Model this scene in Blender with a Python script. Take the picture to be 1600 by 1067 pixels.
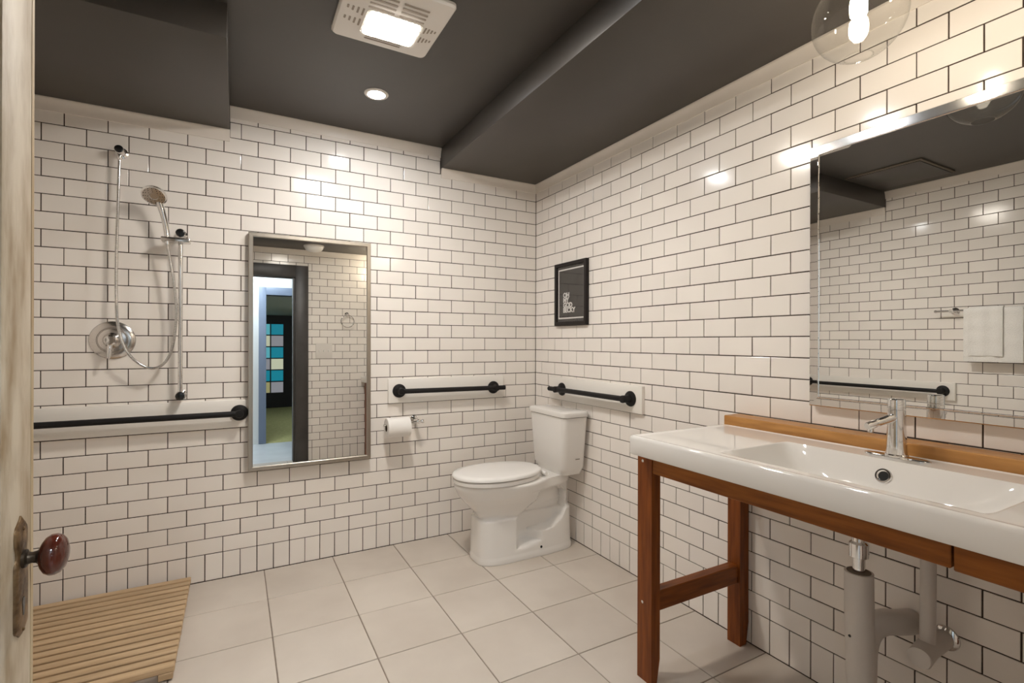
import bpy, bmesh, math, random
import numpy as np
from mathutils import Vector, Matrix, Euler

random.seed(7)
for o in list(bpy.data.objects):
    bpy.data.objects.remove(o)
SC = bpy.context.scene
COL = SC.collection

# ---------------------------------------------------------------- camera, world, exposure
PITCH = 0.0787                      # height of one tile course
YAW, FOC, ROLL = 0.505, 781.59, 0.003
CAM = Vector((-1.8195, -2.9529, 1.2136))
cd = bpy.data.cameras.new('camera')
cd.sensor_width = 36.0
cd.lens = 36.0 * FOC / 1600.0
cd.clip_start = 0.02
co = bpy.data.objects.new('camera', cd)
COL.objects.link(co)
co.matrix_world = (Matrix.Translation(CAM) @ Matrix.Rotation(-YAW, 4, 'Z')
                   @ Matrix.Rotation(math.pi / 2, 4, 'X') @ Matrix.Rotation(ROLL, 4, 'Z'))
SC.camera = co

w = bpy.data.worlds.new('world')
w.use_nodes = True
w.node_tree.nodes['Background'].inputs[0].default_value = (0.72, 0.82, 1.0, 1)
w.node_tree.nodes['Background'].inputs[1].default_value = 0.3
SC.world = w

SC.view_settings.view_transform = 'Standard'
SC.view_settings.look = 'None'
SC.view_settings.gamma = 1.0
SC.view_settings.use_curve_mapping = False
SC.view_settings.exposure = 0.82
SC.cycles.use_denoising = True
SC.cycles.max_bounces = 14
SC.cycles.diffuse_bounces = 8
SC.cycles.glossy_bounces = 8
SC.cycles.transparent_max_bounces = 16
SC.cycles.sample_clamp_indirect = 6.0

VENT_L, CAN_L, BULB_L, HALL_FILL_L, PANE_L = 124.0, 200.0, 72.0, 46.0, 0.34   # radiance of the lamps, the added passage lights and the panes

# ---------------------------------------------------------------- materials
def nodes_of(name):
    m = bpy.data.materials.new(name)
    m.use_nodes = True
    nt = m.node_tree
    return m, nt, nt.nodes['Principled BSDF'], nt.nodes, nt.links

def setp(b, **k):
    for n, v in k.items():
        n = n.replace('_', ' ')
        if n in b.inputs:
            b.inputs[n].default_value = v

def plain(name, c, rough=0.5, metal=0.0, **k):
    m, nt, b, N, L = nodes_of(name)
    setp(b, Base_Color=(*c, 1), Roughness=rough, Metallic=metal, **k)
    return m

def mottled(name, c1, c2, rough, scale=8.0, stretch=(1, 1, 1), bump=0.0, detail=4.0, metal=0.0, lo=0.3, hi=0.7, rnd=0.0, **k):
    """two colours mixed by noise, with optional fine relief and a small per-object shift"""
    m, nt, b, N, L = nodes_of(name)
    setp(b, Roughness=rough, Metallic=metal, **k)
    tc = N.new('ShaderNodeTexCoord'); mp = N.new('ShaderNodeMapping')
    mp.inputs['Scale'].default_value = stretch
    L.new(tc.outputs['Object'], mp.inputs['Vector'])
    info = N.new('ShaderNodeObjectInfo')
    add = N.new('ShaderNodeVectorMath'); add.operation = 'ADD'
    mul = N.new('ShaderNodeMath'); mul.operation = 'MULTIPLY'; mul.inputs[1].default_value = 37.0
    L.new(info.outputs['Random'], mul.inputs[0])
    L.new(mp.outputs['Vector'], add.inputs[0]); L.new(mul.outputs[0], add.inputs[1])
    nz = N.new('ShaderNodeTexNoise'); nz.inputs['Scale'].default_value = scale; nz.inputs['Detail'].default_value = detail
    L.new(add.outputs[0], nz.inputs['Vector'])
    cr = N.new('ShaderNodeValToRGB')
    cr.color_ramp.elements[0].position = lo; cr.color_ramp.elements[1].position = hi
    cr.color_ramp.elements[0].color = (*c1, 1); cr.color_ramp.elements[1].color = (*c2, 1)
    L.new(nz.outputs['Fac'], cr.inputs['Fac'])
    out = cr.outputs['Color']
    if rnd:
        hsv = N.new('ShaderNodeHueSaturation')
        mr = N.new('ShaderNodeMapRange')
        mr.inputs['To Min'].default_value = 1 - rnd; mr.inputs['To Max'].default_value = 1 + rnd
        L.new(info.outputs['Random'], mr.inputs['Value'])
        L.new(mr.outputs[0], hsv.inputs['Value']); L.new(out, hsv.inputs['Color'])
        out = hsv.outputs['Color']
    L.new(out, b.inputs['Base Color'])
    if bump:
        bp = N.new('ShaderNodeBump'); bp.inputs['Strength'].default_value = 1.0; bp.inputs['Distance'].default_value = bump
        L.new(nz.outputs['Fac'], bp.inputs['Height']); L.new(bp.outputs['Normal'], b.inputs['Normal'])
    return m

def glow(name, c, s):
    m, nt, b, N, L = nodes_of(name)
    setp(b, Base_Color=(*c, 1), Roughness=0.4)
    b.inputs['Emission Color'].default_value = (*c, 1)
    b.inputs['Emission Strength'].default_value = s
    return m

def thin_glass(name, tint=(1, 1, 1), rough=0.0):
    m = bpy.data.materials.new(name); m.use_nodes = True
    nt = m.node_tree; N = nt.nodes; L = nt.links
    N.remove(N['Principled BSDF'])
    tr = N.new('ShaderNodeBsdfTransparent'); tr.inputs[0].default_value = (*tint, 1)
    gl = N.new('ShaderNodeBsdfGlossy'); gl.inputs['Roughness'].default_value = rough
    fr = N.new('ShaderNodeLayerWeight'); fr.inputs['Blend'].default_value = 0.5
    pw_ = N.new('ShaderNodeMath'); pw_.operation = 'POWER'; pw_.inputs[1].default_value = 4.5
    ma = N.new('ShaderNodeMath'); ma.operation = 'MULTIPLY_ADD'; ma.inputs[1].default_value = 0.75; ma.inputs[2].default_value = 0.035
    mx = N.new('ShaderNodeMixShader')
    L.new(fr.outputs['Facing'], pw_.inputs[0]); L.new(pw_.outputs[0], ma.inputs[0])
    L.new(ma.outputs[0], mx.inputs[0]); L.new(tr.outputs[0], mx.inputs[1]); L.new(gl.outputs[0], mx.inputs[2])
    L.new(mx.outputs[0], N['Material Output'].inputs['Surface'])
    return m

M = {}
M['tile'] = mottled('glazed_white_tile', (0.845, 0.795, 0.74), (0.875, 0.825, 0.77), 0.13, 5.0, bump=0.0006, detail=1.0, rnd=0.03, Specular_IOR_Level=0.36)
M['grout'] = mottled('dark_grout', (0.035, 0.022, 0.016), (0.075, 0.05, 0.036), 0.9, 40.0)
M['floor_tile'] = mottled('beige_floor_tile', (0.54, 0.475, 0.41), (0.62, 0.555, 0.485), 0.40, 3.2, bump=0.0004, rnd=0.025)
M['floor_grout'] = mottled('floor_grout', (0.22, 0.175, 0.14), (0.31, 0.25, 0.20), 0.9, 30.0)
M['ceiling'] = mottled('charcoal_ceiling_paint', (0.049, 0.0415, 0.035), (0.056, 0.048, 0.041), 0.42, 3.0, bump=0.0003)
M['crown'] = mottled('cream_trim_paint', (0.76, 0.70, 0.63), (0.81, 0.75, 0.68), 0.35, 4.0)
M['board'] = mottled('white_painted_board', (0.83, 0.795, 0.74), (0.88, 0.845, 0.79), 0.32, 6.0, stretch=(.3, .3, 2))
M['black'] = plain('matte_black_metal', (0.008, 0.007, 0.007), 0.5, Specular_IOR_Level=0.3)
M['rubber'] = plain('black_plastic_cap', (0.01, 0.01, 0.01), 0.25)
M['chrome'] = plain('chrome', (0.78, 0.77, 0.76), 0.07, 1.0)
M['chrome_soft'] = plain('satin_chrome', (0.66, 0.63, 0.60), 0.2, 1.0)
M['bright_chrome'] = plain('mirror_bright_chrome', (0.80, 0.785, 0.765), 0.015, 1.0)
M['worn_chrome'] = mottled('hazed_chrome', (0.80, 0.79, 0.78), (0.88, 0.87, 0.86), 0.12, 30.0, metal=1.0)
M['chrome2'] = mottled('flexible_metal_hose', (0.52, 0.50, 0.48), (0.68, 0.66, 0.64), 0.2, 300.0, metal=1.0, stretch=(0, 0, 1))
M['steel'] = mottled('brushed_steel', (0.40, 0.355, 0.30), (0.50, 0.45, 0.385), 0.34, 20.0, metal=1.0, stretch=(1, 1, .1))
M['mirror'] = plain('mirror_silver', (0.86, 0.865, 0.85), 0.0, 1.0)
M['porcelain'] = plain('white_porcelain', (0.80, 0.775, 0.74), 0.06, Coat_Weight=0.4, Coat_Roughness=0.03)
M['seat'] = plain('white_seat_plastic', (0.83, 0.81, 0.78), 0.16)
M['wood'] = mottled('orange_stained_wood', (0.115, 0.026, 0.004), (0.25, 0.070, 0.011), 0.42, 7.0, stretch=(9, 9, .8), bump=0.0008, lo=.25, hi=.75, Specular_IOR_Level=0.25)
M['wood_rail'] = mottled('orange_stained_wood_rail', (0.15, 0.042, 0.006), (0.34, 0.115, 0.018), 0.42, 7.0, stretch=(9, .8, 9), bump=0.0008, lo=.25, hi=.75, Specular_IOR_Level=0.25)
M['wood_x'] = mottled('orange_stained_wood_stretcher', (0.12, 0.028, 0.004), (0.27, 0.078, 0.012), 0.42, 7.0, stretch=(.8, 9, 9), bump=0.0008, lo=.25, hi=.75, Specular_IOR_Level=0.25)
M['honey'] = mottled('honey_oak', (0.34, 0.145, 0.035), (0.58, 0.29, 0.085), 0.36, 6.0, stretch=(8, 1, 8), bump=0.0005, lo=.25, hi=.75)
M['teak'] = mottled('pale_teak_slat', (0.41, 0.275, 0.15), (0.56, 0.40, 0.24), 0.5, 5.0, stretch=(1, 10, 10), bump=0.0004, lo=.25, hi=.75, rnd=0.08)
M['paper'] = plain('white_tissue', (0.84, 0.81, 0.77), 0.9)
M['card'] = plain('brown_cardboard', (0.32, 0.22, 0.14), 0.9)
M['plastic'] = plain('white_vent_plastic', (0.74, 0.70, 0.65), 0.4)
M['slot'] = plain('dark_slot', (0.16, 0.13, 0.10), 0.8)
M['vent_slot'] = plain('shaded_vent_slot', (0.33, 0.28, 0.23), 0.8)
M['sleeve'] = plain('white_pipe_sleeve', (0.62, 0.58, 0.54), 0.4)
M['door'] = mottled('worn_cream_paint', (0.29, 0.205, 0.115), (0.55, 0.475, 0.365), 0.55, 7.0, stretch=(3, 3, 1.0), bump=0.0015, detail=9.0, lo=.32, hi=.60)
M['door_edge'] = mottled('bare_door_edge', (0.30, 0.19, 0.085), (0.52, 0.42, 0.27), 0.55, 5.0, stretch=(5, 5, .8), detail=8.0)
M['brass'] = mottled('tarnished_brass', (0.07, 0.038, 0.018), (0.28, 0.175, 0.085), 0.45, 60.0, metal=0.6, bump=0.004, detail=6.0)
M['iron'] = mottled('dark_iron', (0.02, 0.014, 0.010), (0.07, 0.048, 0.03), 0.4, 40.0, metal=0.6)
M['knob'] = mottled('swirled_brown_ceramic', (0.028, 0.006, 0.004), (0.115, 0.026, 0.014), 0.07, 22.0, detail=6.0, bump=0.0002)
M['charcoal'] = mottled('charcoal_trim_paint', (0.040, 0.036, 0.034), (0.062, 0.057, 0.054), 0.4, 6.0)
M['frame'] = plain('black_picture_frame', (0.012, 0.008, 0.007), 0.45, Specular_IOR_Level=0.3)
M['print'] = plain('dark_print', (0.03, 0.026, 0.023), 0.6)
M['print_white'] = plain('white_print', (0.75, 0.73, 0.70), 0.6)
M['glass'] = thin_glass('clear_glass', (0.97, 0.97, 0.96))
M['pic_glass'] = thin_glass('picture_glass')
M['towel'] = mottled('white_terry', (0.84, 0.82, 0.78), (0.91, 0.89, 0.85), 0.95, 160.0, bump=0.002, detail=2.0)
M['vent_glow'] = glow('vent_lens_light', (1.0, 0.925, 0.83), VENT_L)
M['can_glow'] = glow('downlight_lens', (0.96, 0.98, 1.0), CAN_L)
M['bulb'] = glow('warm_bulb', (1.0, 0.87, 0.69), BULB_L)
M['dome'] = plain('frosted_dome', (0.80, 0.77, 0.72), 0.3)
M['hall_fill'] = glow('hall_fill_light', (0.84, 0.93, 1.0), HALL_FILL_L)  # glow of the two added lights outside the bathroom
M['hall_floor'] = mottled('pale_blue_floor', (0.55, 0.58, 0.61), (0.64, 0.67, 0.70), 0.3, 5.0)
M['hall_wall'] = plain('pale_wall_paint', (0.70, 0.72, 0.72), 0.6)
M['blue_grey'] = plain('blue_grey_trim_paint', (0.17, 0.21, 0.29), 0.45)
M['dark_wall'] = plain('dark_room_paint', (0.02, 0.018, 0.018), 0.6)
M['moss'] = mottled('mossy_carpet', (0.42, 0.41, 0.16), (0.56, 0.54, 0.25), 0.9, 30.0)

# ---------------------------------------------------------------- mesh helpers
WL = {}                                    # world position of every object's origin
def wl(o):
    return WL.get(o.name, Vector((0, 0, 0)))

def tag(o, label=None, cat=None, group=None, kind=None):
    if label: o['label'] = label
    if cat: o['category'] = cat
    if group: o['group'] = group
    if kind: o['kind'] = kind
    return o

def thing(name, loc, label, cat, group=None, kind=None):
    o = bpy.data.objects.new(name, None)
    o.empty_display_size = 0.05
    COL.objects.link(o)
    o.location = loc
    WL[o.name] = Vector(loc)
    return tag(o, label, cat, group, kind)

def mk(name, geo, mat, parent=None, smooth=True, label=None, angle=32, origin=None):
    V, Fc = geo
    me = bpy.data.meshes.new(name)
    P = np.array(V, dtype=float)
    c = Vector(origin) if origin is not None else Vector((P.min(0) + P.max(0)) / 2)
    me.from_pydata([tuple(p) for p in (P - np.array(c))], [], Fc)
    bm = bmesh.new(); bm.from_mesh(me)
    bmesh.ops.recalc_face_normals(bm, faces=bm.faces)
    bm.to_mesh(me); bm.free()
    if smooth:
        me.polygons.foreach_set('use_smooth', [True] * len(me.polygons))
        me.set_sharp_from_angle(angle=math.radians(angle))
    me.materials.append(M[mat] if isinstance(mat, str) else mat)
    o = bpy.data.objects.new(name, me)
    COL.objects.link(o)
    WL[o.name] = c
    if parent is not None:
        o.parent = parent
        o.location = c - wl(parent)
    else:
        o.location = c
    if label: o['label'] = label
    return o

def join(*gs):
    V, Fc = [], []
    for v, f in gs:
        n = len(V); V += [tuple(p) for p in v]; Fc += [tuple(i + n for i in q) for q in f]
    return V, Fc

def box(x0, x1, y0, y1, z0, z1, bev=0.0, seg=2):
    x0, x1 = min(x0, x1), max(x0, x1); y0, y1 = min(y0, y1), max(y0, y1); z0, z1 = min(z0, z1), max(z0, z1)
    if not bev:
        V = [(x, y, z) for x in (x0, x1) for y in (y0, y1) for z in (z0, z1)]
        return V, [(0, 1, 3, 2), (4, 6, 7, 5), (0, 4, 5, 1), (2, 3, 7, 6), (0, 2, 6, 4), (1, 5, 7, 3)]
    bm = bmesh.new(); bmesh.ops.create_cube(bm, size=1)
    for v in bm.verts:
        v.co = Vector(((x0 + x1) / 2 + v.co.x * (x1 - x0), (y0 + y1) / 2 + v.co.y * (y1 - y0), (z0 + z1) / 2 + v.co.z * (z1 - z0)))
    bmesh.ops.bevel(bm, geom=bm.edges[:], offset=bev, segments=seg, affect='EDGES', profile=0.5)
    bm.verts.ensure_lookup_table()
    g = [tuple(v.co) for v in bm.verts], [tuple(v.index for v in f.verts) for f in bm.faces]
    bm.free()
    return g

def loft(rings, close=True, cap0=True, cap1=True):
    n = len(rings[0]); V = [p for r in rings for p in r]; Fc = []
    for i in range(len(rings) - 1):
        for j in range(n if close else n - 1):
            a, b = i * n + j, i * n + (j + 1) % n
            Fc.append((a, b, b + n, a + n))
    if cap0: Fc.append(tuple(range(n))[::-1])
    if cap1: Fc.append(tuple(range((len(rings) - 1) * n, len(rings) * n)))
    return V, Fc

def tube(path, r, seg=14, cap=True):
    P = [Vector(p) for p in path]
    R = r if isinstance(r, (list, tuple)) else [r] * len(P)
    rings, prev = [], None
    for i, p in enumerate(P):
        t = ((P[min(i + 1, len(P) - 1)] - P[max(i - 1, 0)])).normalized()
        if prev is None:
            a = Vector((0, 0, 1)) if abs(t.z) < 0.9 else Vector((1, 0, 0))
            u = t.cross(a).normalized()
        else:
            u = (prev - t * prev.dot(t)).normalized()
        prev = u; v = t.cross(u)
        rings.append([tuple(p + (u * math.cos(k * 2 * math.pi / seg) + v * math.sin(k * 2 * math.pi / seg)) * R[i]) for k in range(seg)])
    return loft(rings, True, cap, cap)

def lathe(prof, origin, axis=(0, 0, 1), seg=36):
    """prof: (radius, height along axis) pairs"""
    a = Vector(axis).normalized()
    b = Vector((0, 0, 1)) if abs(a.z) < 0.9 else Vector((1, 0, 0))
    u = a.cross(b).normalized(); v = a.cross(u); o = Vector(origin)
    rings = [[tuple(o + a * h + (u * math.cos(k * 2 * math.pi / seg) + v * math.sin(k * 2 * math.pi / seg)) * max(r, 1e-5)) for k in range(seg)] for r, h in prof]
    return loft(rings)

def spline(pts, n=8):
    P = [Vector(p) for p in pts]; out = []
    for i in range(len(P) - 1):
        p0, p1, p2, p3 = P[max(i - 1, 0)], P[i], P[i + 1], P[min(i + 2, len(P) - 1)]
        for k in range(n):
            t = k / n
            out.append(0.5 * ((2 * p1) + (p2 - p0) * t + (2 * p0 - 5 * p1 + 4 * p2 - p3) * t * t + (3 * p1 - p0 - 3 * p2 + p3) * t ** 3))
    out.append(P[-1])
    return out

def prism(poly, axis, a, b):
    """poly of 2-D points in the plane normal to axis ('x': (y,z), 'y': (x,z), 'z': (x,y))"""
    def at(p, t):
        return {'x': (t, p[0], p[1]), 'y': (p[0], t, p[1]), 'z': (p[0], p[1], t)}[axis]
    return loft([[at(p, a) for p in poly], [at(p, b) for p in poly]])

def superring(x0, x1, yc, hw, z, n=72, e=2.6, flat=0.0):
    cx, rx = (x0 + x1) / 2, (x1 - x0) / 2
    out = []
    for k in range(n):
        t = 2 * math.pi * k / n; c, s = math.cos(t), math.sin(t)
        out.append((cx + rx * math.copysign(abs(c) ** (2 / e), c), yc + hw * math.copysign(abs(s) ** (2 / e), s), z))
    return out

def lerp(a, b, t): return a + (b - a) * t
def sst(a, b, x):
    t = min(1, max(0, (x - a) / (b - a))); return t * t * (3 - 2 * t)

def project(p):
    dx, dy, dz = p[0] - CAM.x, p[1] - CAM.y, p[2] - CAM.z
    z = dx * math.sin(YAW) + dy * math.cos(YAW); x = dx * math.cos(YAW) - dy * math.sin(YAW)
    if z < 0.05: return None
    return 800 + FOC * x / z, 533.5 - FOC * dz / z

# ================================================================= THE ROOM
XL, YF = -2.78, -2.85                  # left wall face, entrance wall face
ZC, ZS, ZFS = 2.415, 2.292, 2.24       # ceiling, dropped ceilings, entrance dropped ceiling
SXL, SXR, SYL, SYF = -1.848, -0.70, -0.90, -2.35
TOP = 2.60
DX0, DX1, DZ = -2.15, -1.27, 1.94      # bathroom doorway

floor = mk('floor', box(XL - .1, .1, YF - .11, .1, -.08, -.0035), 'floor_grout', smooth=False)
tag(floor, 'large square beige floor tiles laid in a grid', 'floor', kind='structure')
ceiling = mk('ceiling', box(XL - .1, .1, YF - .11, .1, ZC, TOP), 'ceiling', smooth=False)
tag(ceiling, 'dark charcoal painted ceiling with dropped sections along the walls', 'ceiling', kind='structure')
mk('dropped_ceiling', box(XL - .02, SXL, SYL, .003, ZS, ZC + .02, .004), 'ceiling', ceiling, label='dark boxed section over the shower')
mk('dropped_ceiling', box(SXR, .003, YF - .003, .003, ZS, ZC + .02, .004), 'ceiling', ceiling, label='long dark boxed section over the right wall')
mk('dropped_ceiling', box(XL - .003, -.50, YF - .003, SYF, ZFS, ZC + .02, .004), 'ceiling', ceiling, label='dark boxed section over the doorway')

wall_back = mk('wall_back', box(XL - .1, .1, .0032, .1, -.05, TOP), 'grout', smooth=False)
tag(wall_back, 'back wall of white subway tile with dark grout', 'wall', kind='structure')
wall_right = mk('wall_right', box(.0032, .1, YF - .11, .1, -.05, TOP), 'grout', smooth=False)
tag(wall_right, 'right wall of white subway tile behind the sink', 'wall', kind='structure')
wall_left = mk('wall_left', box(XL - .1, XL - .0032, YF - .11, .1, -.05, TOP), 'grout', smooth=False)
tag(wall_left, 'white subway tiled wall seen in the large chrome mirror', 'wall', kind='structure')
yy0, yy1 = YF - .11, YF - .0032
wall_front = mk('wall_front', join(box(XL - .1, DX0, yy0, yy1, -.05, TOP), box(DX1, .1, yy0, yy1, -.05, TOP), box(DX0, DX1, yy0, yy1, DZ, TOP)), 'grout', smooth=False)
tag(wall_front, 'white tiled entrance wall seen in the tall steel mirror', 'wall', kind='structure')

# ---- wall tiles
GAP, TT = 0.0041, 0.0060
TILE_MESH = {}
def tile_geo(wd, ht):
    a, c = wd / 2, ht / 2
    b = min(.0016, a * .4, c * .4)
    V = []
    for d, y in ((0, TT), (0, .0007), (b, 0)):
        V += [(-a + d, y, -c + d), (a - d, y, -c + d), (a - d, y, c - d), (-a + d, y, c - d)]
    Fc = [(8, 9, 10, 11)]
    for r in (0, 4):
        for j in range(4):
            Fc.append((r + j, r + (j + 1) % 4, r + 4 + (j + 1) % 4, r + 4 + j))
    return V, Fc
def tile_mesh(wd, ht, thickness=None):
    k = (round(wd, 4), round(ht, 4))
    if k not in TILE_MESH:
        me = bpy.data.meshes.new('tile')
        me.from_pydata(tile_geo(*k)[0], [], tile_geo(*k)[1])
        me.materials.append(M['tile'])
        TILE_MESH[k] = me
    return TILE_MESH[k]

def row_z(k): return (28 - k - 0.30) * PITCH
def tile_rects(length, col, keep, soldier_z):
    """(u0, u1, z0, z1) of every tile on a wall that starts at a corner (u = 0)"""
    out = []
    for k in range(-4, 26):
        z1, z0 = row_z(k), row_z(k + 1)
        half = (k % 2 == 0)
        u = -col / 2 if half else 0.0
        while u < length:
            out.append((max(u, 0), min(u + col, length), z0, z1)); u += col
    u = 0.0
    while u < length:
        out.append((u, min(u + col / 2, length), 0.0, soldier_z)); u += col / 2
    res = []
    for r in out:
        for q in keep(r):
            if q[1] - q[0] > .012 and q[3] - q[2] > .012: res.append(q)
    return res

def lay_tiles(wall, rects, place, rot, score, limit=300):
    """the tiles that show largest are objects, the others one mesh"""
    ranked = sorted(rects, key=score, reverse=True)
    rest = []
    n = 0
    for r in ranked:
        s = score(r)
        wd, ht = r[1] - r[0] - GAP, r[3] - r[2] - GAP
        uc, zc = (r[0] + r[1]) / 2 + random.uniform(-.0005, .0005), (r[2] + r[3]) / 2 + random.uniform(-.0004, .0004)
        p = Vector(place(uc, zc)) 
        e = Euler((random.gauss(0, .0022), random.gauss(0, .0012), rot + random.gauss(0, .0022)))
        if s > 0 and n < limit:
            o = bpy.data.objects.new('tile', tile_mesh(wd, ht)); COL.objects.link(o)
            o.parent = wall; o.location = p - wl(wall); o.rotation_euler = e
            n += 1
        else:
            V, Fc = tile_geo(wd, ht); mt = e.to_matrix()
            rest.append(([tuple(p + mt @ Vector(v)) for v in V], Fc))
    if rest:
        o = mk('remaining_tiles', join(*rest), 'tile', wall, smooth=False)
        o['kind'] = 'stuff'

def crop(r, u0, u1, z0, z1):
    q = (max(r[0], u0), min(r[1], u1), max(r[2], z0), min(r[3], z1))
    return [q] if q[1] > q[0] and q[3] > q[2] else []

def area_px(pts):
    q = [project(p) for p in pts]
    if any(a is None for a in q): return 0
    cx, cy = sum(a[0] for a in q) / 4, sum(a[1] for a in q) / 4
    if not (45 < cx < 1610 and -10 < cy < 1075): return 0
    return abs(sum(q[i][0] * q[(i + 1) % 4][1] - q[(i + 1) % 4][0] * q[i][1] for i in range(4))) / 2

# back wall: u runs left from the corner
def keep_back(r):
    return crop(r, 0, -SXR, 0, ZS) + crop(r, -SXR, -SXL, 0, ZC) + crop(r, -SXL, -XL, 0, ZS) if (r[3] > ZS and (r[0] < -SXR < r[1] or r[0] < -SXL < r[1])) else \
        crop(r, 0, -XL, 0, ZC if -SXR <= (r[0] + r[1]) / 2 <= -SXL else ZS)
def score_back(r):
    u, z = (r[0] + r[1]) / 2, (r[2] + r[3]) / 2
    if 1.16 < u < 1.74 and .58 < z < 1.74: return 0           # behind the tall mirror
    return area_px([(-r[0], 0, r[2]), (-r[1], 0, r[2]), (-r[1], 0, r[3]), (-r[0], 0, r[3])])
lay_tiles(wall_back, tile_rects(-XL, 1.984 * PITCH, keep_back, row_z(26)), lambda u, z: (-u, 0, z), 0, score_back)
# right wall: u runs towards the camera from the corner
def score_right(r):
    u, z = (r[0] + r[1]) / 2, (r[2] + r[3]) / 2
    if u > 1.93 and 1.02 < z < 1.88: return 0                 # behind the chrome mirror
    if u > 1.58 and .78 < z < .88: return 0
    return area_px([(0, -r[0], r[2]), (0, -r[1], r[2]), (0, -r[1], r[3]), (0, -r[0], r[3])])
lay_tiles(wall_right, tile_rects(-YF, 2.007 * PITCH, lambda r: crop(r, 0, -YF, 0, ZS), row_z(26)), lambda u, z: (0, -u, z), -math.pi / 2, score_right)
# left wall and entrance wall: only seen in the mirrors
def keep_left(r):
    if r[3] <= ZFS: return crop(r, 0, -YF, 0, ZC)
    return crop(r, 0, -SYL, 0, ZS) + crop(r, -SYL, -SYF, 0, ZC) + crop(r, -SYF, -YF, 0, ZFS)
def score_left(r):
    u, z = (r[0] + r[1]) / 2, (r[2] + r[3]) / 2
    return z if .3 < u < 1.78 and z > .72 else 0
lay_tiles(wall_left, tile_rects(-YF, 2.0 * PITCH, keep_left, row_z(26)), lambda u, z: (XL, -u, z), math.pi / 2, score_left)
TW = .13                                                     # door casing width
def keep_front(r):
    a, b = -(DX1 + TW), -(DX0 - TW)
    if r[2] >= DZ + TW: return crop(r, 0, -XL, 0, ZS if r[1] <= .5 else ZFS)
    return crop(r, 0, a, 0, ZS if r[1] <= .5 else ZFS) + crop(r, b, -XL, 0, ZFS) + crop(r, a, b, DZ + TW, ZFS)
def score_front(r):
    u, z = (r[0] + r[1]) / 2, (r[2] + r[3]) / 2
    return 3 - u if .5 < u < 1.75 else 0
lay_tiles(wall_front, tile_rects(-XL, 2.0 * PITCH, keep_front, row_z(26)), lambda u, z: (-u, YF, z), math.pi, score_front)

# ---- floor tiles
FS, FX0, FY0 = 4.385 * PITCH, -21.389 * PITCH, -8.729 * PITCH
FT = {}
ix0, ix1 = int(math.floor((XL - FX0) / FS)), int(math.ceil((0 - FX0) / FS))
iy0, iy1 = int(math.floor((YF - .11 - FY0) / FS)), int(math.ceil((0 - FY0) / FS))
for i in range(ix0, ix1):
    for j in range(iy0, iy1):
        x0, x1 = max(FX0 + i * FS, XL), min(FX0 + (i + 1) * FS, 0)
        y0, y1 = max(FY0 + j * FS, YF - .11), min(FY0 + (j + 1) * FS, 0)
        if x1 - x0 < .02 or y1 - y0 < .02: continue
        wd, dp = round(x1 - x0 - .0045, 4), round(y1 - y0 - .0045, 4)
        if (wd, dp) not in FT:
            g = box(-wd / 2, wd / 2, -dp / 2, dp / 2, -.008, 0, .0014, 1)
            me = bpy.data.meshes.new('floor_tile'); me.from_pydata(g[0], [], g[1]); me.materials.append(M['floor_tile'])
            FT[(wd, dp)] = me
        o = bpy.data.objects.new('floor_tile', FT[(wd, dp)]); COL.objects.link(o)
        o.parent = floor; o.location = Vector(((x0 + x1) / 2, (y0 + y1) / 2, random.uniform(-.0006, .0003))) - wl(floor)
        o.rotation_euler = (random.gauss(0, .0006), random.gauss(0, .0006), 0)

# ---- crown trim
CH, CP = .056, .020
def crown_prof(s, top):       # s: sign of the direction out of the wall
    pts = [(0, 0), (0, -CH), (.005, -CH), (.0065, -CH * .8), (.009, -CH * .55), (.0135, -CH * .3), (CP, -CH * .12), (CP, 0)]
    return [(s * a, top + b - .0003) for a, b in pts]
tn = [0]
def crown(axis, a, b, off, s, top, label):
    tn[0] += 1
    prof = [(off + p, z) for p, z in crown_prof(s, top)]
    o = mk('trim_%d' % tn[0], prism(prof, axis, a, b), 'crown')
    tag(o, label, 'crown trim', kind='structure')
crown('x', SXL + .001, SXR - .001, 0, -1, ZC, 'cream crown trim high on the back wall between the dropped ceilings')
crown('x', SXR + .002, -CP * .2, 0, -1, ZS, 'short cream crown trim on the back wall above the toilet')
crown('x', XL, SXL + .001, 0, -1, ZS, 'cream crown trim on the back wall above the shower')
crown('y', YF, 0, 0, -1, ZS, 'long cream crown trim along the top of the right wall')
crown('y', SYL, 0, XL, 1, ZS, 'cream crown trim of the left wall under the shower box')
crown('y', SYF, SYL, XL, 1, ZC, 'cream crown trim high on the left wall in the mirror')
crown('x', XL, -.50, YF, 1, ZFS, 'cream crown trim above the doorway in the mirror')

# ---- doorway casing and the open door
def structure(name, geo, mat, label, cat, **k):
    o = mk(name, geo, mat, **k); tag(o, label, cat, kind='structure'); return o
casing = thing('door_2', (DX1, YF, 0), 'dark charcoal casing around the doorway seen in the tall mirror', 'door frame', kind='structure')
mk('casing_side', box(DX1, DX1 + TW, YF - .004, YF + .022, 0, DZ + TW, .004), 'charcoal', casing)
mk('casing_side', box(DX0 - TW, DX0, YF - .004, YF + .022, 0, DZ + TW, .004), 'charcoal', casing)
mk('casing_head', box(DX0 - .001, DX1 + .001, YF - .004, YF + .022, DZ, DZ + TW, .004), 'charcoal', casing)
mk('jamb', box(DX1 - .018, DX1 + .002, YF - .112, YF - .003, 0, DZ + .002), 'charcoal', casing)
mk('jamb', box(DX0 - .002, DX0 + .018, YF - .112, YF - .003, 0, DZ + .002), 'charcoal', casing)

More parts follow.
